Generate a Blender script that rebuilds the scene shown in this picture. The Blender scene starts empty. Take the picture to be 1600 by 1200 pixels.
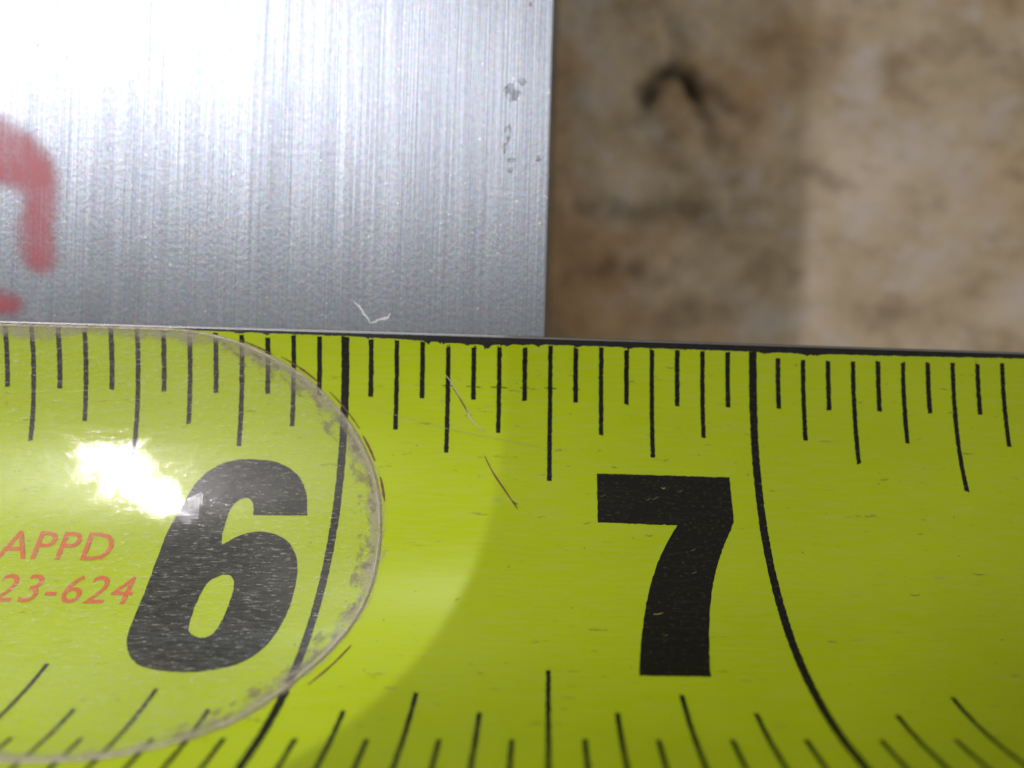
import bpy, bmesh, math, random
from mathutils import Vector, noise, Matrix
random.seed(7)
IN = 0.0254                                   # everything below is laid out in inches, 1:1 with a real tape

# ------------------------------------------------------------------ camera, world, lamps, exposure
SC = bpy.context.scene
COL = SC.collection
CAM_H = 1.7804                                # lens height above the tape's own origin plane, inches
cam_d = bpy.data.cameras.new('camera'); cam = bpy.data.objects.new('camera', cam_d); COL.objects.link(cam)
cam.location = (0, 0, CAM_H * IN)
cam_d.sensor_width = 36; cam_d.lens = 36 * 1150 / 1600; cam_d.shift_x = (800 - 859.664) / 1600
cam_d.clip_start = 0.002; cam_d.clip_end = 20
cam_d.dof.use_dof = True; cam_d.dof.focus_distance = 1.66 * IN
cam_d.dof.aperture_fstop = cam_d.lens / (0.048 * 25.4)
cam_d.dof.aperture_blades = 0
SC.camera = cam

w = bpy.data.worlds.new('World'); SC.world = w; w.use_nodes = True
w.node_tree.nodes['Background'].inputs[0].default_value = (1.0, 0.935, 0.81, 1)
w.node_tree.nodes['Background'].inputs[1].default_value = 0.41

def aim(o, target):
    d = Vector(target) - o.location
    o.rotation_euler = d.to_track_quat('-Z', 'Y').to_euler()

# workshop strip lamp, up and to the far left of the block
kd = bpy.data.lights.new('strip_lamp', 'AREA'); kd.shape = 'RECTANGLE'; kd.size = 0.24 * IN; kd.size_y = 7.0 * IN
kd.energy = 0.070; kd.color = (1.0, 0.955, 0.985); kd.spread = math.radians(33)
key = bpy.data.objects.new('strip_lamp', kd); COL.objects.link(key)
key.location = Vector((-9.7, 7.9, 14)) * IN
zz = (key.location - Vector((-3.2, .45, 0)) * IN).normalized(); yy = (Vector((0, 1, 0)) - zz * zz.y).normalized()   # tube runs along the block's edge
key.rotation_euler = Matrix((yy.cross(zz), yy, zz)).transposed().to_euler()

# spot added for bounce off the steel: its hard cone ends across the tape
L = Vector((-0.085 - 0.55 * 3.0, 12, 3.0)); P = Vector((-0.085 - .55 * .30, -0.5, 0.30))
g = (P - L).normalized(); n = Vector((1, 0, .55)).normalized(); half = math.radians(22)
axis = math.cos(half) * g - math.sin(half) * n
sd = bpy.data.lights.new('bounce_spot', 'SPOT'); sd.energy = 1.15; sd.spot_size = 2 * half; sd.spot_blend = 0.01
sd.shadow_soft_size = 0.012 * IN; sd.color = (1, 1, .97)
spot = bpy.data.objects.new('bounce_spot', sd); COL.objects.link(spot); spot.location = L * IN
spot.rotation_euler = axis.to_track_quat('-Z', 'Y').to_euler()

SC.view_settings.view_transform = 'Standard'; SC.view_settings.look = 'None'
SC.view_settings.exposure = 0.13; SC.view_settings.gamma = 1; SC.view_settings.use_curve_mapping = False
SC.render.engine = 'CYCLES'
SC.render.resolution_x, SC.render.resolution_y = 1024, 768

# ------------------------------------------------------------------ helpers
def tag(o, label=None, cat=None, group=None, kind=None):
    if label: o['label'] = label
    if cat: o['category'] = cat
    if group: o['group'] = group
    if kind: o['kind'] = kind
    return o

def obj(name, me, mat=None, parent=None, smooth=True):
    o = bpy.data.objects.new(name, me); COL.objects.link(o)
    if mat: me.materials.append(mat)
    if smooth:
        for p in me.polygons: p.use_smooth = True
    if parent: o.parent = parent
    return o

def mesh(name, verts, faces):
    me = bpy.data.meshes.new(name); me.from_pydata([tuple(Vector(v) * IN) for v in verts], [], faces); me.update()
    return me

class NT:
    def __init__(s, name):
        s.m = bpy.data.materials.new(name); s.m.use_nodes = True; s.t = s.m.node_tree
        s.b = s.t.nodes['Principled BSDF']; s.o = s.t.nodes['Material Output']
    def n(s, typ, **kw):
        nd = s.t.nodes.new(typ)
        for k, v in kw.items():
            if k.startswith('i_'):
                key = k[2:]; key = int(key) if key.isdigit() else key.replace('_', ' ')
                if hasattr(v, 'is_linked'): s.t.links.new(v, nd.inputs[key])
                else: nd.inputs[key].default_value = v
            else: setattr(nd, k, v)
        return nd
    def link(s, a, b): s.t.links.new(a, b)
    def coords(s, scale=(1, 1, 1), kind='Object', rot=(0, 0, 0)):
        tc = s.n('ShaderNodeTexCoord')
        mp = s.n('ShaderNodeMapping', i_Vector=tc.outputs[kind], i_Scale=tuple(x / IN for x in scale), i_Rotation=rot)
        return mp.outputs[0]
    def uvcoords(s, scale):
        tc = s.n('ShaderNodeTexCoord')
        return s.n('ShaderNodeMapping', i_Vector=tc.outputs['UV'], i_Scale=scale).outputs[0]
    def noise(s, vec, scale=1., detail=3., rough=.55):
        return s.n('ShaderNodeTexNoise', i_Vector=vec, i_Scale=scale, i_Detail=detail, i_Roughness=rough).outputs[0]
    def ramp(s, fac, *stops):
        r = s.n('ShaderNodeValToRGB', i_Fac=fac); cr = r.color_ramp
        while len(cr.elements) < len(stops): cr.elements.new(.5)
        for e, (p, c) in zip(cr.elements, stops):
            e.position = p; e.color = (c, c, c, 1) if not isinstance(c, tuple) else (*c, 1)
        return r.outputs[0]
    def mix(s, fac, a, b, mode='MIX'):
        nd = s.n('ShaderNodeMix', data_type='RGBA', blend_type=mode)
        for idx, v in ((0, fac), (6, a), (7, b)):
            if hasattr(v, 'is_linked'): s.link(v, nd.inputs[idx])
            else: nd.inputs[idx].default_value = (*v, 1) if isinstance(v, tuple) else v
        return nd.outputs[2]
    def math(s, op, a, b=0., c=0.):
        nd = s.n('ShaderNodeMath', operation=op)
        for i, v in enumerate((a, b, c)):
            if hasattr(v, 'is_linked'): s.link(v, nd.inputs[i])
            else: nd.inputs[i].default_value = v
        return nd.outputs[0]
    def set(s, **kw):
        for k, v in kw.items():
            key = k.replace('_', ' ')
            if hasattr(v, 'is_linked'): s.link(v, s.b.inputs[key])
            else: s.b.inputs[key].default_value = (*v, 1) if isinstance(v, tuple) and len(v) == 3 else v
    def bump(s, h, dist, strength=1.):
        nd = s.n('ShaderNodeBump', i_Height=h, i_Strength=strength, i_Distance=dist * IN)
        s.link(nd.outputs[0], s.b.inputs['Normal']); return nd

# ------------------------------------------------------------------ materials
def mat_steel():
    k = NT('brushed_steel')
    fine = k.noise(k.coords((210, 1.6, 1)), 1, 2, .6)
    mid = k.noise(k.coords((60, .7, 1)), 1, 3, .6)
    wide = k.noise(k.coords((14, .35, 1)), 1, 2, .5)
    grit = k.noise(k.coords((120, 90, 1)), 1, 2, .6)
    a = k.math('MULTIPLY_ADD', fine, .72, k.math('MULTIPLY_ADD', mid, .28, k.math('MULTIPLY', wide, .07)))
    h = k.math('MULTIPLY_ADD', grit, .36, a)
    col = k.ramp(h, (.42, (.285, .318, .375)), (.75, (.38, .418, .48)), (1.05, (.48, .52, .585)))
    red = k.ramp(k.noise(k.coords((26, 20, 1)), 1, 1, .4), (.80, 0.), (.83, 1.))
    col = k.mix(k.math('MULTIPLY', red, .55), col, (.22, .07, .06))
    smud = k.ramp(k.noise(k.coords((5, 3.2, 1)), 1, 3, .6), (.56, 0.), (.8, .25))
    col = k.mix(smud, col, (.17, .175, .19))
    spark = k.n('ShaderNodeTexNoise', i_Vector=k.coords((85, 60, 1)), i_Scale=1., i_Detail=1.).outputs[1]  # coloured sparkle of the metal, painted into the base colour
    col = k.mix(.16, col, spark, 'OVERLAY')
    dot = k.ramp(k.noise(k.coords((75, 60, 1)), 1, 1, .5), (.74, 0.), (.80, 1.))  # small white glints painted in as specks
    col = k.mix(k.math('MULTIPLY', dot, .5), col, (.95, .96, 1.))
    rg = k.ramp(h, (.45, .50), (.95, .40))
    tg = k.n('ShaderNodeCombineXYZ', i_X=1., i_Y=-.03)           # grinding lines run up the block: gloss spreads across them
    k.set(Base_Color=col, Metallic=1., Roughness=rg, Anisotropic=.84, Tangent=tg.outputs[0])
    k.bump(h, .0013, .8)
    return k.m

def mat_steel_side():
    k = NT('sawn_steel')
    h = k.noise(k.coords((40, 3, 3)), 1, 3, .6)
    k.set(Base_Color=k.ramp(h, (.3, (.12, .12, .125)), (.8, (.3, .3, .31))), Metallic=1., Roughness=.5); k.bump(h, .004)
    return k.m

def mat_paint():
    k = NT('yellow_tape_paint')
    v = k.uvcoords((1, 1, 1))
    tone = k.noise(k.uvcoords((2.2, 3, 1)), 1, 3, .5)
    col = k.mix(k.ramp(tone, (.35, 0.), (.7, 1.)), (.388, .494, .0050), (.428, .542, .0075))
    # small dirt dashes lying along the tape
    d1 = k.ramp(k.noise(k.uvcoords((14, 55, 1)), 1, 3, .65), (.64, 0.), (.72, 1.))
    zone = k.ramp(k.noise(k.uvcoords((1.6, 3.1, 1)), 1, 2, .5), (.42, .25), (.62, 1.))
    col = k.mix(k.math('MULTIPLY', k.math('MULTIPLY', d1, zone), .7), col, (.16, .10, .035))
    d2 = k.ramp(k.noise(k.uvcoords((70, 80, 1)), 1, 1, .5), (.765, 0.), (.80, 1.))
    col = k.mix(k.math('MULTIPLY', d2, .6), col, (.10, .065, .03))
    haze = k.ramp(k.noise(k.uvcoords((9, 120, 1)), 1, 3, .7), (.46, 0.), (.78, .30))
    col = k.mix(haze, col, (.44, .50, .18))
    fine = k.noise(k.uvcoords((260, 300, 1)), 1, 2, .6)
    col = k.mix(k.math('MULTIPLY', fine, .12), col, (.23, .29, .008))
    k.set(Base_Color=col, Roughness=k.ramp(tone, (.3, .30), (.7, .40)), Specular_IOR_Level=.20)
    h = k.math('MULTIPLY_ADD', fine, .3, k.noise(k.uvcoords((6, 40, 1)), 1, 2, .5))
    k.bump(h, .0007, .5)
    return k.m

def mat_ink(name='black_ink', wear=.8):
    k = NT(name)
    sp = k.ramp(k.noise(k.uvcoords((90, 150, 1)), 1, 2, .6), (.57, 0.), (.74, 1.))
    ln = k.ramp(k.noise(k.uvcoords((7, 190, 1)), 1, 2, .6), (.56, 0.), (.8, .5))
    wr = k.math('MULTIPLY', k.math('MAXIMUM', sp, ln), wear)
    col = k.mix(wr, (.0055, .0055, .005), (.06, .065, .025))
    k.set(Base_Color=col, Roughness=.42, Specular_IOR_Level=.22)
    k.bump(k.noise(k.uvcoords((120, 160, 1)), 1, 2, .6), .0006, .5)
    return k.m

def mat_blade():
    k = NT('blackened_blade')
    h = k.noise(k.coords((50, 50, 50)), 1, 3, .6)
    k.set(Base_Color=k.ramp(h, (.3, (.008, .008, .009)), (.8, (.018, .018, .02))), Roughness=.5, Specular_IOR_Level=.2)
    return k.m

def mat_plain(name, col, rough, metal=0., **kw):
    k = NT(name)
    h = k.noise(k.coords((60, 60, 60)), 1, 3, .6)
    c2 = tuple(x * .75 for x in col)
    k.set(Base_Color=k.mix(h, col, c2), Roughness=rough, Metallic=metal, **kw)
    return k.m

def mat_film():
    k = NT('clear_film')
    tr = k.n('ShaderNodeBsdfTransparent', i_Color=(.985, .985, .97, 1))
    d0 = k.n('ShaderNodeBsdfDiffuse', i_Color=(.9, .9, .86, 1)); t0 = k.n('ShaderNodeBsdfTranslucent', i_Color=(.95, .95, .9, 1))
    df = k.n('ShaderNodeMixShader', i_Fac=.5, i_1=d0.outputs[0], i_2=t0.outputs[0])
    sc = k.noise(k.uvcoords((16, 95, 1)), 1, 4, .7)
    sc2 = k.noise(k.uvcoords((55, 120, 1)), 1, 3, .65)
    tc = k.n('ShaderNodeTexCoord'); mp = k.n('ShaderNodeMapping', i_Vector=tc.outputs['UV'], i_Rotation=(0, 0, .5), i_Scale=(38, 190, 1))
    sc3 = k.noise(mp.outputs[0], 1, 3, .7)
    big = k.noise(k.uvcoords((3, 4, 1)), 1, 3, .55)
    f = k.math('ADD', k.ramp(sc, (.42, .018), (.72, .11)), k.math('ADD', k.ramp(sc2, (.60, 0.), (.74, .30)), k.ramp(sc3, (.55, 0.), (.70, .42))))
    f = k.math('ADD', f, k.ramp(big, (.40, 0.), (.72, .07)))
    m1 = k.n('ShaderNodeMixShader', i_Fac=f, i_1=tr.outputs[0], i_2=df.outputs[0])
    lump = k.noise(k.uvcoords((13, 26, 1)), 1, 2, .5)
    big = k.math('MULTIPLY_ADD', lump, .55, big)
    h = k.math('ADD', k.math('MULTIPLY_ADD', sc2, .6, k.math('MULTIPLY_ADD', big, 6., sc)), k.math('MULTIPLY', sc3, .36))
    bp = k.n('ShaderNodeBump', i_Height=h, i_Strength=.6, i_Distance=.00042 * IN)
    g1 = k.n('ShaderNodeBsdfGlossy', distribution='BECKMANN', i_Color=(1, 1, 1, 1), i_Roughness=.075, i_Normal=bp.outputs[0])
    g2 = k.n('ShaderNodeBsdfGlossy', i_Color=(1, 1, 1, 1), i_Roughness=.22, i_Normal=bp.outputs[0])
    gl = k.n('ShaderNodeMixShader', i_Fac=.30, i_1=g1.outputs[0], i_2=g2.outputs[0])
    lw = k.n('ShaderNodeLayerWeight', i_Blend=.5, i_Normal=bp.outputs[0])
    fr = k.math('MULTIPLY_ADD', k.math('POWER', lw.outputs['Facing'], 5.), .7, .04)     # same from both sides of the thin sheet
    m2 = k.n('ShaderNodeMixShader', i_Fac=fr, i_1=m1.outputs[0], i_2=gl.outputs[0])
    k.link(m2.outputs[0], k.o.inputs[0])
    return k.m

def mat_alpha(name, col, col2, sc, lo, hi, amax, rough=.5, soft_v=False):
    k = NT(name)
    nz = k.noise(k.uvcoords(sc), 1, 4, .62)
    a = k.ramp(nz, (lo, 0.), (hi, amax))
    if soft_v:                                           # UV.y runs 0..1 across the smear: thin out toward both borders
        tc = k.n('ShaderNodeTexCoord'); sx = k.n('ShaderNodeSeparateXYZ', i_Vector=tc.outputs['UV'])
        e = k.ramp(sx.outputs[1], (0., 0.), (.35, .75), (.8, 1.), (1., .8))
        a = k.math('MULTIPLY', a, e)
    k.set(Base_Color=k.mix(nz, col, col2), Roughness=rough, Alpha=a)
    return k.m

def mat_marker():
    k = NT('red_marker_ink')
    at = k.n('ShaderNodeAttribute', attribute_name='ink')
    gr = k.ramp(k.noise(k.coords((150, 1.6, 1)), 1, 2, .6), (.3, .8), (.7, 1.))
    bl = k.ramp(k.noise(k.coords((11, 7, 3)), 1, 3, .6), (.3, .55), (.65, 1.))
    a = k.math('MULTIPLY', k.math('MULTIPLY', at.outputs['Fac'], .9), k.math('MULTIPLY', gr, bl))
    k.set(Base_Color=k.mix(bl, (.52, .085, .11), (.40, .04, .06)), Roughness=.4, Alpha=a)
    return k.m

def mat_bench():
    k = NT('stained_bench')
    a = k.noise(k.coords((1.9, 2.3, 2)), 1, 4, .6)
    b = k.noise(k.coords((3.4, 4.6, 2), rot=(0, 0, .3)), 1, 4, .6)
    c = k.noise(k.coords((1.1, 1.4, 1), rot=(0, 0, 1.1)), 1, 3, .5)
    d = k.noise(k.coords((12, 15, 5)), 1, 3, .6)
    col = k.ramp(a, (.32, (.30, .225, .14)), (.5, (.50, .41, .29)), (.68, (.61, .52, .42)))
    col = k.mix(k.ramp(b, (.52, 0.), (.66, .7)), col, (.57, .52, .51))
    col = k.mix(k.ramp(c, (.52, 0.), (.68, .75)), col, (.50, .31, .16))
    col = k.mix(k.ramp(b, (.30, .6), (.46, 0.)), col, (.24, .185, .135))
    col = k.mix(k.ramp(d, (.55, 0.), (.78, .35)), col, (.25, .195, .14))
    at = k.n('ShaderNodeAttribute', attribute_name='crack')
    col = k.mix(k.math('MULTIPLY', at.outputs['Fac'], .93), col, (.022, .016, .012))
    k.set(Base_Color=col, Roughness=.75, Specular_IOR_Level=.25)
    k.bump(k.math('ADD', d, b), .02, .5)
    return k.m

M = dict(steel=mat_steel(), side=mat_steel_side(), paint=mat_paint(), ink=mat_ink(), blade=mat_blade(), film=mat_film(),
         edge=mat_plain('bare_edge_steel', (.26, .26, .265), .5, 1.), numeral=mat_ink('numeral_ink', .6),
         red=mat_plain('red_print', (.62, .125, .012), .5), bench=mat_bench(),
         marker=mat_marker(),
         grime=mat_alpha('film_grime', (.40, .35, .26), (.44, .39, .31), (26, .9, 1), .24, .56, .72, .6, True),
         blot=mat_alpha('glue_blot', (.17, .115, .10), (.25, .18, .16), (24, 1.5, 1), .49, .62, .48, .6),
         bead=mat_alpha('film_rim', (.60, .56, .46), (.52, .47, .36), (40, 1, 1), .30, .62, .75, .4),
         residue=mat_alpha('glue_residue', (.46, .42, .26), (.50, .46, .32), (34, 1.4, 1), .40, .62, .55, .6, True),
         seam=mat_plain('dark_glue_line', (.17, .105, .025), .5),
         scratch=mat_plain('pale_scratch', (.55, .54, .42), .5), faint=mat_plain('faint_scratch', (.42, .46, .16), .5), scuffdark=mat_plain('scuff_dirt', (.26, .25, .045), .55), nick=mat_plain('ink_nick', (.15, .15, .06), .5), rust=mat_plain('rust_scratch', (.16, .055, .02), .6),
         bright=mat_plain('bright_scratch', (.72, .73, .76), .4, .7),
         smudge=mat_alpha('oil_smudge', (.13, .135, .15), (.18, .185, .2), (70, 50, 1), .35, .62, .42, .5))

# ------------------------------------------------------------------ the tape's surface: u = inches along the scale, s = inches across it
TH = [-0.19453, -0.05188, 0.14657, 0.45969, 0.8315, 1.20593, 1.51846]     # cross-section angle every 1.25/6 inch
def theta(s):
    f = max(0., min(5.9999, s / (1.25 / 6))); i = int(f); return TH[i] + (TH[i + 1] - TH[i]) * (f - i)
DS = .0025
_y, _z = [0.], [0.]
for i in range(680):
    t = theta((i + .5) * DS); _y.append(_y[-1] + math.cos(t) * DS); _z.append(_z[-1] + math.sin(t) * DS)
def prof(s):
    f = max(0., s / DS); i = min(679, int(f)); r = f - i
    return _y[i] + (_y[i + 1] - _y[i]) * r, _z[i] + (_z[i + 1] - _z[i]) * r
ROT, YAW, TWIST, Y0 = .00935, .00492, .07387, -.31767
def base(u, s):
    y, z = prof(s); y += Y0; x = u - 6.5
    tw = TWIST * x; c, k = math.cos(tw), math.sin(tw); yc, zc = y - Y0 - .5, z - .25
    y, z = c * yc - k * zc + Y0 + .5, k * yc + c * zc + .25
    c, k = math.cos(YAW), math.sin(YAW); x, z = c * x + k * z, -k * x + c * z
    c, k = math.cos(ROT), math.sin(ROT); x, y = c * x - k * y, k * x + c * y
    return Vector((x, -y, z))
def surf(u, s, off=0.):
    p = base(u, s)
    if off:
        e = .004
        nn = (base(u + e, s) - base(u - e, s)).cross(base(u, s - e) - base(u, s + e)).normalized()
        p = p + nn * off
    return p

S0, S1 = .205, 1.379                          # the two long edges of the blade
U0, U1 = 4.55, 8.45
THICK = .009
PAINT, PRINT, GLUE, FILM = .0006, .0012, .0020, .0042

def finish_uv(me, uvs):
    l = me.uv_layers.new(name='UVMap')
    for p in me.polygons:
        for li in p.loop_indices: l.data[li].uv = uvs[me.loops[li].vertex_index]

def sheet(name, us, rows, off, flip=False):
    """grid over the tape: rows(u) gives the list of s values at u"""
    v, uv, f = [], [], []
    for u in us:
        r = rows(u); nr = len(r)
        for s in r: v.append(surf(u, s, off)); uv.append((u, s))
    for i in range(len(us) - 1):
        for j in range(nr - 1):
            a = i * nr + j; q = (a, a + 1, a + nr + 1, a + nr)
            f.append(q if not flip else q[::-1])
    me = mesh(name, v, f); finish_uv(me, uv); return me

def frange(a, b, n): return [a + (b - a) * i / (n - 1) for i in range(n)]

def fill2d(name, loops, off, step=.03):
    """flat outline in (u,s), with holes, cut into strips and laid on the curved tape"""
    bm = bmesh.new()
    for lp in loops:
        vs = [bm.verts.new((a, b, 0)) for a, b in lp]
        for i in range(len(vs)): bm.edges.new((vs[i], vs[(i + 1) % len(vs)]))
    bmesh.ops.triangle_fill(bm, use_beauty=True, use_dissolve=False, edges=bm.edges[:])
    lo = min(v.co.y for v in bm.verts); hi = max(v.co.y for v in bm.verts); s = lo + step
    while s < hi:
        bmesh.ops.bisect_plane(bm, geom=bm.verts[:] + bm.edges[:] + bm.faces[:], plane_co=(0, s, 0), plane_no=(0, 1, 0)); s += step
    bmesh.ops.triangulate(bm, faces=bm.faces[:])
    uvs = [(v.co.x, v.co.y) for v in bm.verts]
    for v in bm.verts: v.co = surf(v.co.x, v.co.y, off) * IN
    me = bpy.data.meshes.new(name); bm.to_mesh(me); bm.free()
    finish_uv(me, uvs)
    up = sum(p.normal.z for p in me.polygons)
    if up < 0: me.flip_normals()
    return me

def spline(pts, corners=(), closed=True, n=6):
    """Catmull-Rom through pts, staying sharp at the listed indices"""
    out = []; N = len(pts)
    for i in range(N if closed else N - 1):
        p1, p2 = pts[i], pts[(i + 1) % N]
        p0 = p1 if (i in corners or (not closed and i == 0)) else pts[i - 1]
        p3 = p2 if ((i + 1) % N in corners or (not closed and i == N - 2)) else pts[(i + 2) % N]
        for k in range(n):
            t = k / n
            out.append(tuple(.5 * (2 * b + (c - a) * t + (2 * a - 5 * b + 4 * c - d) * t * t + (3 * b - a - 3 * c + d) * t ** 3)
                             for a, b, c, d in zip(p0, p1, p2, p3)))
    if not closed: out.append(tuple(pts[-1]))
    return out
def rough(lp, amp):
    return [(a + random.gauss(0, amp), b + random.gauss(0, amp)) for a, b in lp]
def resample(lp, step):
    out = []
    for i in range(len(lp)):
        a, b = Vector((*lp[i], 0)), Vector((*lp[(i + 1) % len(lp)], 0)); m = max(1, int((b - a).length / step))
        for k in range(m): q = a.lerp(b, k / m); out.append((q.x, q.y))
    return out

# ------------------------------------------------------------------ the bench far below
PLATE_Z = min(base(u, s).z for u in frange(5.0, 6.5, 16) for s in frange(S0, .5, 20)) - THICK - .004
BENCH_Z = PLATE_Z - 1.72
dg = CAM_H - BENCH_Z
def onb(x, y): return Vector(((x - 859.66) / 1150 * dg, -(y - 600) / 1150 * dg))
CR = [[(.50, 1.50), (.545, 1.645), (.63, 1.725), (.74, 1.70), (.815, 1.60), (.86, 1.47), (.885, 1.36)],
      [(.74, 1.70), (.86, 1.63), (.98, 1.55), (1.10, 1.47)],
      [(.66, 1.74), (.70, 1.86), (.66, 2.0)],
      [(.16, .98), (.40, .95), (.62, .99), (.84, .94)], [(.10, .60), (.36, .64), (.55, .60)]]
CRW = [(.052, 1.), (.045, .85), (.04, .3), (.06, .42), (.05, .36)]
KB = .87
CRS = [spline([(a * KB, b * KB) for a, b in c], (), False, 6) for c in CR]
def crack(x, y):
    best = 0.
    if not (-.2 < x < 1.5 and .3 < y < 2.4): return 0.
    wob = noise.noise((x * 9, y * 9, 3)) * .03
    for pl, (wd, st) in zip(CRS, CRW):
        dd = 9.
        for i in range(len(pl) - 1):
            ax, ay = pl[i]; bx, by = pl[i + 1]; ex, ey = bx - ax, by - ay
            t = max(0, min(1, ((x - ax) * ex + (y - ay) * ey) / (ex * ex + ey * ey)))
            dd = min(dd, math.hypot(x - ax - ex * t, y - ay - ey * t))
        fade = math.exp(-(math.hypot(x - .60, y - 1.49) / .25) ** 2) if st > .5 else 1.
        best = max(best, st * (.24 + .76 * fade) * math.exp(-((dd + wob) / wd) ** 2) * (1 + .5 * noise.noise((x * 14, y * 14, 1))))
    return best
def axis_pts(lo, hi, st, far):
    mid = frange(lo, hi, int((hi - lo) / st) + 1)
    a = []; x, d = lo, st
    while x > -far: d *= 1.35; x -= d; a.append(x)
    b = []; x, d = hi, st
    while x < far: d *= 1.35; x += d; b.append(x)
    return a[::-1] + mid + b
gx = axis_pts(-.3, 2.9, .016, 30); gy = axis_pts(-.3, 2.3, .016, 30)
v, cr, f = [], [], []
for x in gx:
    for y in gy:
        c = crack(x, y); cr.append(c)
        h = .045 * noise.fractal((x * 1.7, y * 1.7, 0), 1., 2., 5) + .02 * noise.noise((x * .5, y * .5, 7)) - .06 * c
        v.append((x, y, BENCH_Z + h))
ny = len(gy)
for i in range(len(gx) - 1):
    for j in range(ny - 1):
        a = i * ny + j; f.append((a, a + ny, a + ny + 1, a + 1))
me = mesh('bench_surface', v, f)
at = me.attributes.new('crack', 'FLOAT', 'POINT'); at.data.foreach_set('value', cr)
tag(obj('bench_surface', me, M['bench']), kind='structure')

# ------------------------------------------------------------------ the steel block
blk = bpy.data.objects.new('steel_block', None); COL.objects.link(blk)
tag(blk, 'thick brushed steel block with red marker strokes and vertical grinding lines', 'steel block')
dp = CAM_H - PLATE_Z
def onp(x, y, lift=0.): return Vector(((x - 859.66) / 1150 * dp, -(y - 600) / 1150 * dp, PLATE_Z + lift))
ea, eb = onp(866.5, 0), onp(851, 520)
ang = math.atan2(ea.x - eb.x, ea.y - eb.y)
blk.location = Vector((eb.x, eb.y, BENCH_Z)) * IN; blk.rotation_euler = (0, 0, -ang)
HB = PLATE_Z - BENCH_Z; c = .006
W_, F_, B_ = -7.5, -.42, 7.5                 # left, front, back extents from the corner seen against the bench
def block_mesh():
    bm = bmesh.new()
    vs = [bm.verts.new(Vector(p) * IN) for p in ((W_, F_, .06), (0, F_, .06), (0, B_, .06), (W_, B_, .06), (W_, F_, HB), (0, F_, HB), (0, B_, HB), (W_, B_, HB))]
    for q in ((0, 3, 2, 1), (4, 5, 6, 7), (0, 1, 5, 4), (1, 2, 6, 5), (2, 3, 7, 6), (3, 0, 4, 7)): bm.faces.new([vs[i] for i in q])
    for vv in bm.verts:
        if vv.co.z < .1 * IN: vv.co.z = -.03 * IN
    bmesh.ops.bevel(bm, geom=bm.edges[:], offset=c * IN, segments=2, affect='EDGES', profile=.5)
    me = bpy.data.meshes.new('block_body'); bm.to_mesh(me); bm.free(); return me
me = block_mesh(); body = obj('block_body', me, M['steel'], blk, smooth=False); me.materials.append(M['side'])
for p in me.polygons:
    if p.normal.z < .3: p.material_index = 1
def on_block(name, lp, mat, lift, parent=blk):
    """outline in inches on the block's top: (from its right edge, from its tape corner)"""
    bm = bmesh.new(); vs = [bm.verts.new((a * IN, b * IN, (HB + lift) * IN)) for a, b in lp]
    for i in range(len(vs)): bm.edges.new((vs[i], vs[(i + 1) % len(vs)]))
    bmesh.ops.triangle_fill(bm, use_beauty=True, edges=bm.edges[:])
    me = bpy.data.meshes.new(name); bm.to_mesh(me); bm.free(); finish_uv(me, [(q.co.x / IN, q.co.y / IN) for q in me.vertices])
    if sum(p.normal.z for p in me.polygons) < 0: me.flip_normals()
    return obj(name, me, mat, parent)
def ribbon(pts, w):
    a, b = [], []
    for i, p in enumerate(pts):
        q0, q1 = pts[max(0, i - 1)], pts[min(len(pts) - 1, i + 1)]; dx, dy = q1[0] - q0[0], q1[1] - q0[1]; l = math.hypot(dx, dy) or 1
        ww = w * (.35 + .65 * math.sin(math.pi * (i + .5) / len(pts))) * random.uniform(.7, 1.3) / 2
        a.append((p[0] - dy / l * ww, p[1] + dx / l * ww)); b.append((p[0] + dy / l * ww, p[1] - dx / l * ww))
    return a + b[::-1]
MARK = [(a - .012, b - .036 * (1 if b < .3 else .5)) for a, b in [(-1.50, .58), (-1.40, .535), (-1.315, .495), (-1.255, .45), (-1.215, .395), (-1.205, .335), (-1.212, .26), (-1.205, .18),
        (-1.218, .158), (-1.245, .155), (-1.275, .175), (-1.285, .215), (-1.293, .265), (-1.285, .31), (-1.305, .335), (-1.36, .35), (-1.50, .37)]]
def marker(lp, label):
    lp = spline(lp, (0, len(lp) - 1), True, 5); st = .011; v, fs, al, idx = [], [], [], {}
    def inside(x, y):
        c_ = False
        for (ax, ay), (bx, by) in zip(lp, lp[1:] + lp[:1]):
            if (ay > y) != (by > y) and x < (bx - ax) * (y - ay) / (by - ay) + ax: c_ = not c_
        return c_
    def val(x, y):
        d = min(math.hypot(x - a, y - b) for a, b in lp)
        return max(0, min(1, .5 + (d if inside(x, y) else -d) / .042))
    x0, y0 = min(p[0] for p in lp) - .03, min(p[1] for p in lp) - .03
    nx, ny_ = int((max(p[0] for p in lp) + .03 - x0) / st) + 1, int((max(p[1] for p in lp) + .03 - y0) / st) + 1
    vals = {(i, j): val(x0 + i * st, y0 + j * st) for i in range(nx + 1) for j in range(ny_ + 1)}
    for i in range(nx):
        for j in range(ny_):
            q = [(i, j), (i + 1, j), (i + 1, j + 1), (i, j + 1)]
            if max(vals[k] for k in q) <= 0: continue
            for k in q:
                if k not in idx: idx[k] = len(v); v.append((x0 + k[0] * st, y0 + k[1] * st, HB + .0008)); al.append(vals[k])
            fs.append([idx[k] for k in q])
    me = mesh('marker_stroke', v, fs); at = me.attributes.new('ink', 'FLOAT', 'POINT'); at.data.foreach_set('value', al)
    return tag(obj('marker_stroke', me, M['marker'], blk), label)
marker(MARK, 'hooked red marker stroke on the steel')
marker([(-1.50, .085), (-1.36, .06), (-1.32, .048), (-1.30, .03), (-1.33, .012), (-1.50, .0)], 'red marker blob at the tape edge')
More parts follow.
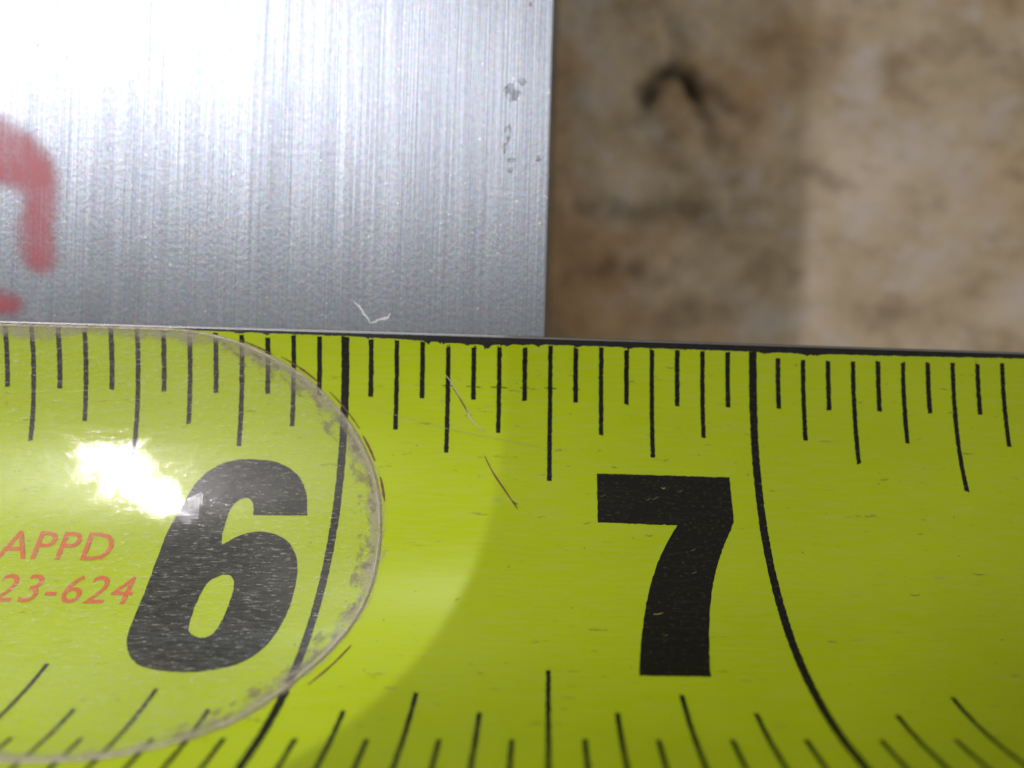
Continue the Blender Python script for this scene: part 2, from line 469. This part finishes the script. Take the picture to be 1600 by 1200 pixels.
for pl, wd in (([(-.473, .063), (-.455, .045), (-.437, .020), (-.432, .012)], .0035), ([(-.432, .012), (-.41, .02), (-.39, .026), (-.383, .036)], .0055)):
    for q in range(2):
        sp = [(a + random.gauss(0, .0016), b + random.gauss(0, .0016)) for a, b in spline(pl, (), False, 6)]
        on_block('scratch', ribbon(sp[q * 2:len(sp) - q], wd * (1 - .35 * q)), M['bright'], .0007 + .0002 * q)
for px, py, wd, hg in ((-.10, .59, .05, .05), (-.075, .62, .03, .025), (-.105, .49, .022, .05), (-.112, .455, .018, .03), (-.095, .425, .03, .016),
                       (-.096, .40, .016, .025), (-.03, .43, .016, .022)):
    lp = [(px + wd * .5 * math.cos(t) * random.uniform(.5, 1.1), py + hg * .5 * math.sin(t) * random.uniform(.5, 1.1)) for t in frange(0, 5.9, 14)]
    on_block('smudge', lp, M['smudge'], .0005)

# ------------------------------------------------------------------ the measuring tape
tape = bpy.data.objects.new('measuring_tape', None); COL.objects.link(tape)
tape.location = (0, 0, 0)
tag(tape, 'yellow steel measuring tape with black inch scale at 6 and 7 lying against the block', 'measuring tape')
us = frange(U0, U1, 118)
cs = frange(S0 + .004, S1 - .004, 46)
ring = [(s, 0.) for s in cs] + [(S1, -.004), (S1, -.006)] + [(s, -THICK) for s in cs[::-1]] + [(S0, -.006), (S0, -.003)]
v, f = [], []
for u in us:
    for s, o in ring: v.append(surf(u, s, o))
nr = len(ring)
for i in range(len(us) - 1):
    for j in range(nr):
        a, b = i * nr + j, i * nr + (j + 1) % nr; f.append((a, b, b + nr, a + nr))
f.append(tuple(range(nr))[::-1]); f.append(tuple(range((len(us) - 1) * nr, len(us) * nr)))
me = mesh('blade', v, f)
obj('blade', me, M['blade'], tape)
# bare bright arris along the far edge
def arris(u): return [S0 - .0012, S0 + .0006, S0 + .0024]
v, f = [], []
for u in us:
    for s, o in ((S0 - .0006, -.0055), (S0 - .0008, -.0025), (S0 + .0012, -.0006), (S0 + .0045, .0003)): v.append(surf(u, s, o))
for i in range(len(us) - 1):
    for j in range(3): a = i * 4 + j; f.append((a, a + 1, a + 5, a + 4))
obj('bare_edge', mesh('bare_edge', v, f), M['edge'], tape)

# yellow paint, chipped back from the far edge
MG = [(4.5, .214), (5.50, .213), (5.68, .215), (5.86, .2165), (6.0, .2175), (6.125, .2205), (6.25, .226), (6.343, .2285), (6.484, .2235), (6.626, .2235), (6.752, .2240),
      (6.99, .2245), (7.15, .2255), (7.36, .2240), (7.68, .2200), (8.5, .219)]
CHIP = [(6.345, .011, .008), (6.20, .007, .006), (6.235, .005, .006), (6.30, .005, .009), (6.395, .004, .006), (6.47, .005, .007), (6.565, .004, .008), (6.69, .004, .01),
        (7.145, .005, .022), (7.03, .003, .02), (5.745, .004, .01), (5.81, .005, .006), (6.06, .003, .008)]
def margin(u):
    for (a, sa), (b, sb) in zip(MG, MG[1:]):
        if a <= u <= b: s = sa + (sb - sa) * (u - a) / (b - a); break
    s += .0014 * noise.noise((u * 38, 0, 0)) + .0013 * noise.noise((u * 140, 3, 0)) + .0008 * noise.noise((u * 420, 5, 0))
    for c0, am, wd in CHIP:
        s += 1.4 * am * math.exp(-((u - c0) / wd) ** 2) * max(0, .7 + 1.3 * noise.noise((u * 190, 9, 0)) + .5 * noise.noise((u * 500, 2, 0)))
    return s
pu = frange(U0, 5.6, 30)[:-1] + frange(5.6, 7.8, 900) + frange(7.8, U1, 18)[1:]
def prow(u):
    m = margin(u); return [m] + frange(.245, S1 - .02, 48)
obj('yellow_paint', sheet('yellow_paint', pu, prow, PAINT), M['paint'], tape)

# scale marks
def stroke(name, u, s0, s1, wd, parent=tape, mat=None, jag=.00045, w1=None):
    """one printed line across the tape with a slightly ragged edge"""
    n = max(6, int((s1 - s0) / .006)); v, uv, f = [], [], []
    for i in range(n + 1):
        s = s0 + (s1 - s0) * i / n
        for sd_ in (-1, 1):
            uu = u + sd_ * ((wd + ((w1 or wd) - wd) * i / n) / 2 + random.gauss(0, jag)); ss = s + (random.gauss(0, .0012) if i in (0, n) else 0)
            v.append(surf(uu, ss, PRINT)); uv.append((uu, ss))
    for i in range(n): a = 2 * i; f.append((a, a + 2, a + 3, a + 1))
    me = mesh(name, v, f); finish_uv(me, uv)
    return obj(name, me, mat or M['ink'], parent)
LEN = {2: .5561, 4: .4934, 8: .4413, 16: .3638}; WW = 1.5837
for k16 in range(int(4.75 * 16), int(8.25 * 16) + 1):
    u = k16 / 16
    if k16 % 16 == 0:
        stroke('inch_line', u, margin(u) + .001, S1 - .025, .019, w1=.0158); continue
    cl = 2 if k16 % 8 == 0 else 4 if k16 % 4 == 0 else 8 if k16 % 2 == 0 else 16
    st = margin(u) + (.0015 if u < 7 else .0135) + random.uniform(0, .002)
    if u in (6.3125, 6.375, 6.4375, 6.25): st += .004
    stroke('tick_mark', u, st, LEN[cl], .0114 if cl == 16 else .0108)
    stroke('tick_mark', u, WW - LEN[cl], S1 - .025, .0093)
# broken specks at worn tick heads
for u in (6.25, 6.3125, 6.375, 6.5, 6.9375):
    m = margin(u)
    for q in range(3):
        a, b = u + random.uniform(-.004, .004), m + random.uniform(.002, .008)
        obj('ink_speck', fill2d('ink_speck', [[(a + .0016 * math.cos(t) * random.uniform(.6, 1.3), b + .0022 * math.sin(t) * random.uniform(.6, 1.3)) for t in frange(0, 5.4, 7)]], PRINT), M['ink'], tape)

SEVEN = [(6.614, .5357), (6.9330, .5364), (6.9330, .596), (6.9330, .6429), (6.9195, .6714), (6.8998, .7095), (6.8828, .7476), (6.8685, .7858), (6.8569, .8242),
         (6.8442, .8758), (6.8311, .9413), (6.8221, .9949), (6.8150, 1.0396), (6.677, 1.0391), (6.6843, .9855), (6.6945, .9275), (6.707, .8706), (6.7222, .8145),
         (6.7424, .7588), (6.7672, .7088), (6.7987, .6575), (6.614, .6550)]
SIX = [(5.9345, .6558), (5.9265, .6098), (5.9104, .5731), (5.8829, .546), (5.8442, .5285), (5.7945, .5236), (5.7457, .5265), (5.7046, .5415), (5.6725, .5671),
       (5.6510, .6016), (5.6365, .6418), (5.6253, .6759), (5.6170, .71), (5.6136, .7716), (5.6151, .8394), (5.6178, .9017), (5.6248, .952), (5.639, .9836),
       (5.6627, 1.0122), (5.6931, 1.0312), (5.742, 1.0418), (5.7942, 1.0443), (5.8419, 1.0368), (5.8774, 1.023), (5.9075, .9979), (5.9278, .9587), (5.939, .9075),
       (5.9427, .8508), (5.9361, .7825), (5.9217, .7456), (5.8969, .7163), (5.8581, .6993), (5.822, .6972), (5.7831, .7089), (5.7501, .7313), (5.7465, .7006),
       (5.7476, .6698), (5.7530, .642), (5.7683, .6225), (5.7888, .6174), (5.8029, .6300), (5.8080, .6575)]
HOLE = [(5.7783, .8016), (5.7982, .8105), (5.8071, .8351), (5.8092, .8725), (5.808, .9166), (5.801, .9465), (5.7828, .9568), (5.7583, .9493), (5.7451, .9337),
        (5.7387, .8929), (5.7395, .8491), (5.749, .8178)]
sv = rough(resample(spline(SEVEN, (0, 1, 3, 12, 13, 20, 21)), .006), .0004)
tag(obj('numeral', fill2d('numeral', [sv], PRINT), M['numeral'], tape), 'bold black numeral 7')
sx = rough(resample(spline(SIX, (0, 34, 41)), .006), .0004); hl = rough(resample(spline(HOLE), .006), .0005)
tag(obj('numeral', fill2d('numeral', [sx, hl], PRINT), M['numeral'], tape), 'bold black numeral 6 under clear film')

# scratches and dirt on the paint
def tape_ribbon(name, pts, wd, mat, off=PRINT + .0003):
    return obj(name, fill2d(name, [ribbon(spline(pts, (), False, 5), wd)], off), mat, tape)
tape_ribbon('scratch', [(6.2451, .3066), (6.261, .3266), (6.2933, .3852), (6.3111, .4159), (6.3334, .4372)], .0032, M['scratch'])
tape_ribbon('scratch', [(6.263, .336), (6.288, .375), (6.30, .398)], .0028, M['rust'], PRINT + .0005)
tape_ribbon('scratch', [(6.3429, .4994), (6.3642, .5393), (6.3962, .5851), (6.4262, .6278)], .0040, M['rust'])
tape_ribbon('scratch', [(6.412, .607), (6.419, .614), (6.425, .615)], .004, M['rust'], PRINT + .0005)
tape_ribbon('scratch', [(6.041, .3861), (6.2525, .4364), (6.4086, .4632), (6.4943, .4796)], .0011, M['faint'])
for u, ln in ((6.25, .014), (6.3125, .018), (6.375, .02), (6.4375, .011), (6.5, .016), (6.5625, .010)):
    tape_ribbon('scratch', [(u - ln, .330 + random.uniform(-.003, .003)), (u, .331), (u + ln, .331 + random.uniform(-.002, .002))], .0022, M['blade'])
for i in range(16):
    a, b, ln = random.uniform(6.62, 6.92), random.uniform(.56, 1.02), random.uniform(.008, .022)
    if b > .66 and a < 6.80: a += .09
    if not (a < 6.9 and (b < .64 or (a > 6.70 and a < 6.84))): continue
    tape_ribbon('scratch', [(a - ln / 2, b + ln * .18), (a, b), (a + ln / 2, b - ln * random.uniform(.1, .4))], .0013, M['nick'])

for i in range(46):
    a, b, ln = random.uniform(6.14, 7.62), random.uniform(.27, 1.2), random.uniform(.008, .03)
    tape_ribbon('scuff', [(a - ln / 2, b + random.uniform(-.004, .004)), (a, b), (a + ln / 2, b + random.uniform(-.004, .004))], random.uniform(.0012, .0026), M[random.choice(('scuffdark', 'faint', 'scuffdark'))])

# clear film with a rounded end, and the red approval print beneath it
FE = [(4.56, .2135), (4.9, .2135), (5.175, .2135), (5.357, .2134), (5.5395, .2130), (5.619, .2152), (5.692, .2275), (5.753, .2449), (5.8144, .2705), (5.8763, .3035), (5.932, .345),
      (5.986, .3975), (6.0365, .4642), (6.076, .5400), (6.098, .6115), (6.108, .6792), (6.1115, .7287), (6.1105, .7971), (6.1005, .8662), (6.0806, .9301), (6.0505, .9933),
      (6.0189, 1.0478), (5.9865, 1.1020), (5.9492, 1.1545), (5.9152, 1.1911), (5.8785, 1.2203), (5.8276, 1.2504), (5.7587, 1.2761), (5.6552, 1.2872), (5.4, 1.2895), (4.9, 1.29), (4.56, 1.29)]
fe = resample(spline(FE, (0, 31), False, 6), .02)[:-1]
fe = [q for i, q in enumerate(fe) if not (q[0] < 4.561 and .22 < q[1] < 1.28)]
film = obj('clear_film', fill2d('clear_film', [fe], FILM, .02), M['film'], tape)
tag(film, 'scratched clear protective film with rounded end')
edge = spline(FE[1:-1], (), False, 10)
def off_line(pts, d):
    out = []
    for i, p in enumerate(pts):
        q0, q1 = pts[max(0, i - 1)], pts[min(len(pts) - 1, i + 1)]; dx, dy = q1[0] - q0[0], q1[1] - q0[1]; l = math.hypot(dx, dy) or 1
        out.append((p[0] + dy / l * d, p[1] - dx / l * d))
    return out
def band(name, pts, da, db, oa, ob, mat, parent=film, n=2, hump=0.):
    """strip that follows the film's edge: da/db inches out from it, oa/ob heights over the tape"""
    rows = []
    for k in range(n):
        t = k / (n - 1); d = [(da(i) if callable(da) else da) * (1 - t) + (db(i) if callable(db) else db) * t for i in range(len(pts))]
        l = [off_line(pts, d[i])[i] if callable(da) or callable(db) else None for i in range(len(pts))] if (callable(da) or callable(db)) else off_line(pts, d[0])
        rows.append([(surf(a, b, oa + (ob - oa) * t + hump * math.sin(math.pi * t)), t) for a, b in l])
    v, uv, f = [], [], []; le = 0.
    for i in range(len(pts)):
        if i: le += math.hypot(pts[i][0] - pts[i - 1][0], pts[i][1] - pts[i - 1][1])
        for k in range(n): v.append(rows[k][i][0]); uv.append((le, rows[k][i][1]))
    for i in range(len(pts) - 1):
        for k in range(n - 1): a = i * n + k; f.append((a, a + 1, a + n + 1, a + n))
    me = mesh(name, v, f); finish_uv(me, uv)
    if sum(p.normal.z for p in me.polygons) < 0: me.flip_normals()
    return obj(name, me, mat, parent)
# off_line's positive side is outside the film
gw = lambda i: -(.020 + .030 * max(0, noise.noise((i * .11, 2, 0)) + .35) + .012 * noise.noise((i * .6, 5, 0)))
band('grime_band', edge, gw, .004, GLUE, GLUE, M['grime'], n=5)
band('film_rim', edge, -.0035, .0020, FILM + .0003, PRINT + .0002, M['bead'], n=5, hump=.0016)
i0, i1 = int(len(edge) * .36), int(len(edge) * .84)
band('glue_line', edge[i0:i1], .0014, .0042, PRINT + .0006, PRINT + .0006, M['seam'])
def subline(a, b): return edge[int(len(edge) * a):int(len(edge) * b)]
for a, b, d0, wd, mt in ((.255, .315, .012, .0042, 'rust'), (.325, .375, .0135, .0032, 'rust'), (.38, .41, .012, .005, 'rust'), (.425, .455, .012, .006, 'rust'), (.20, .25, .0075, .004, 'rust'), (.635, .70, .030, .0045, 'rust')):
    sl = off_line(subline(a, b), d0)
    obj('glue_line', fill2d('glue_line', [ribbon(sl, wd)], PRINT + .0005), M[mt], film)
bw = lambda i: -(.050 + .016 * noise.noise((i * .09, 8, 0)))
band('glue_smear', edge[int(len(edge) * .18):int(len(edge) * .86)], bw, -.010, GLUE + .0005, GLUE + .0005, M['blot'], n=5)

ow = lambda i: .012 + .012 * noise.noise((i * .15, 4, 0))
band('glue_residue', edge[int(len(edge) * .40):int(len(edge) * .80)], ow, .004, PRINT + .0003, PRINT + .0003, M['residue'], n=4)
def lettering(txt, right, baseline, cap):
    cu = bpy.data.curves.new(txt, 'FONT'); cu.body = txt; cu.resolution_u = 3; cu.size = 1.
    cu.space_character = 1.08
    o = bpy.data.objects.new('text_source', cu); COL.objects.link(o)
    dgp = bpy.context.evaluated_depsgraph_get(); me = bpy.data.meshes.new_from_object(o.evaluated_get(dgp))
    COL.objects.unlink(o); bpy.data.objects.remove(o)
    xs = [q.co.x for q in me.vertices]; ys = [q.co.y for q in me.vertices if q.co.y > -.02]
    sc = cap / (max(ys)); mx = max(xs)
    bm = bmesh.new(); bm.from_mesh(me)
    bmesh.ops.triangulate(bm, faces=bm.faces[:])
    uvs = []
    for q in bm.verts:
        u, s = right - (mx - q.co.x) * sc * 1.05, baseline - q.co.y * sc
        uvs.append((u, s)); q.co = surf(u, s, PRINT + .0004) * IN
    m2 = bpy.data.meshes.new('lettering'); bm.to_mesh(m2); bm.free(); bpy.data.meshes.remove(me); finish_uv(m2, uvs)
    if sum(p.normal.z for p in m2.polygons) < 0: m2.flip_normals()
    o = obj('lettering', m2, M['red'], film); tag(o, 'small red print reading ' + txt); return o
lettering('APPD', 5.505, .775, .067)
lettering('23-624', 5.590, .878, .067)

# ------------------------------------------------------------------ the lens of the camera held over the tape: it shades the near right end
lens = bpy.data.objects.new('camera_lens', None); COL.objects.link(lens); lens.location = (0, 0, 2.2 * IN)
tag(lens, 'black camera lens barrel held above the tape, seen only by its shadow', 'camera lens')
def lathe(name, pr, mat, n=64):
    v, f = [], []
    for r, z in pr:
        for i in range(n): t = 2 * math.pi * i / n; v.append((r * math.cos(t), r * math.sin(t), z))
    for j in range(len(pr) - 1):
        for i in range(n): a, b = j * n + i, j * n + (i + 1) % n; f.append((a, a + n, b + n, b))
    return obj(name, mesh(name, v, f), mat, lens)
black = mat_plain('black_lens_paint', (.02, .02, .021), .45)
ribs = [(.745 if i % 2 else .757, .22 + .03 * i) for i in range(14)]
lathe('barrel', [(.70, .02), (.74, .0), (.757, .02), (.757, .20)] + ribs + [(.757, .66), (.757, 1.1), (.70, 1.12), (.001, 1.12)], black)
lathe('inner_cone', [(.70, .02), (.52, .10), (.40, .13), (.40, .16)], black)
lathe('front_glass', [(.41, .14), (.30, .115), (.15, .10), (.001, .095)], mat_plain('coated_glass', (.01, .012, .02), .08))
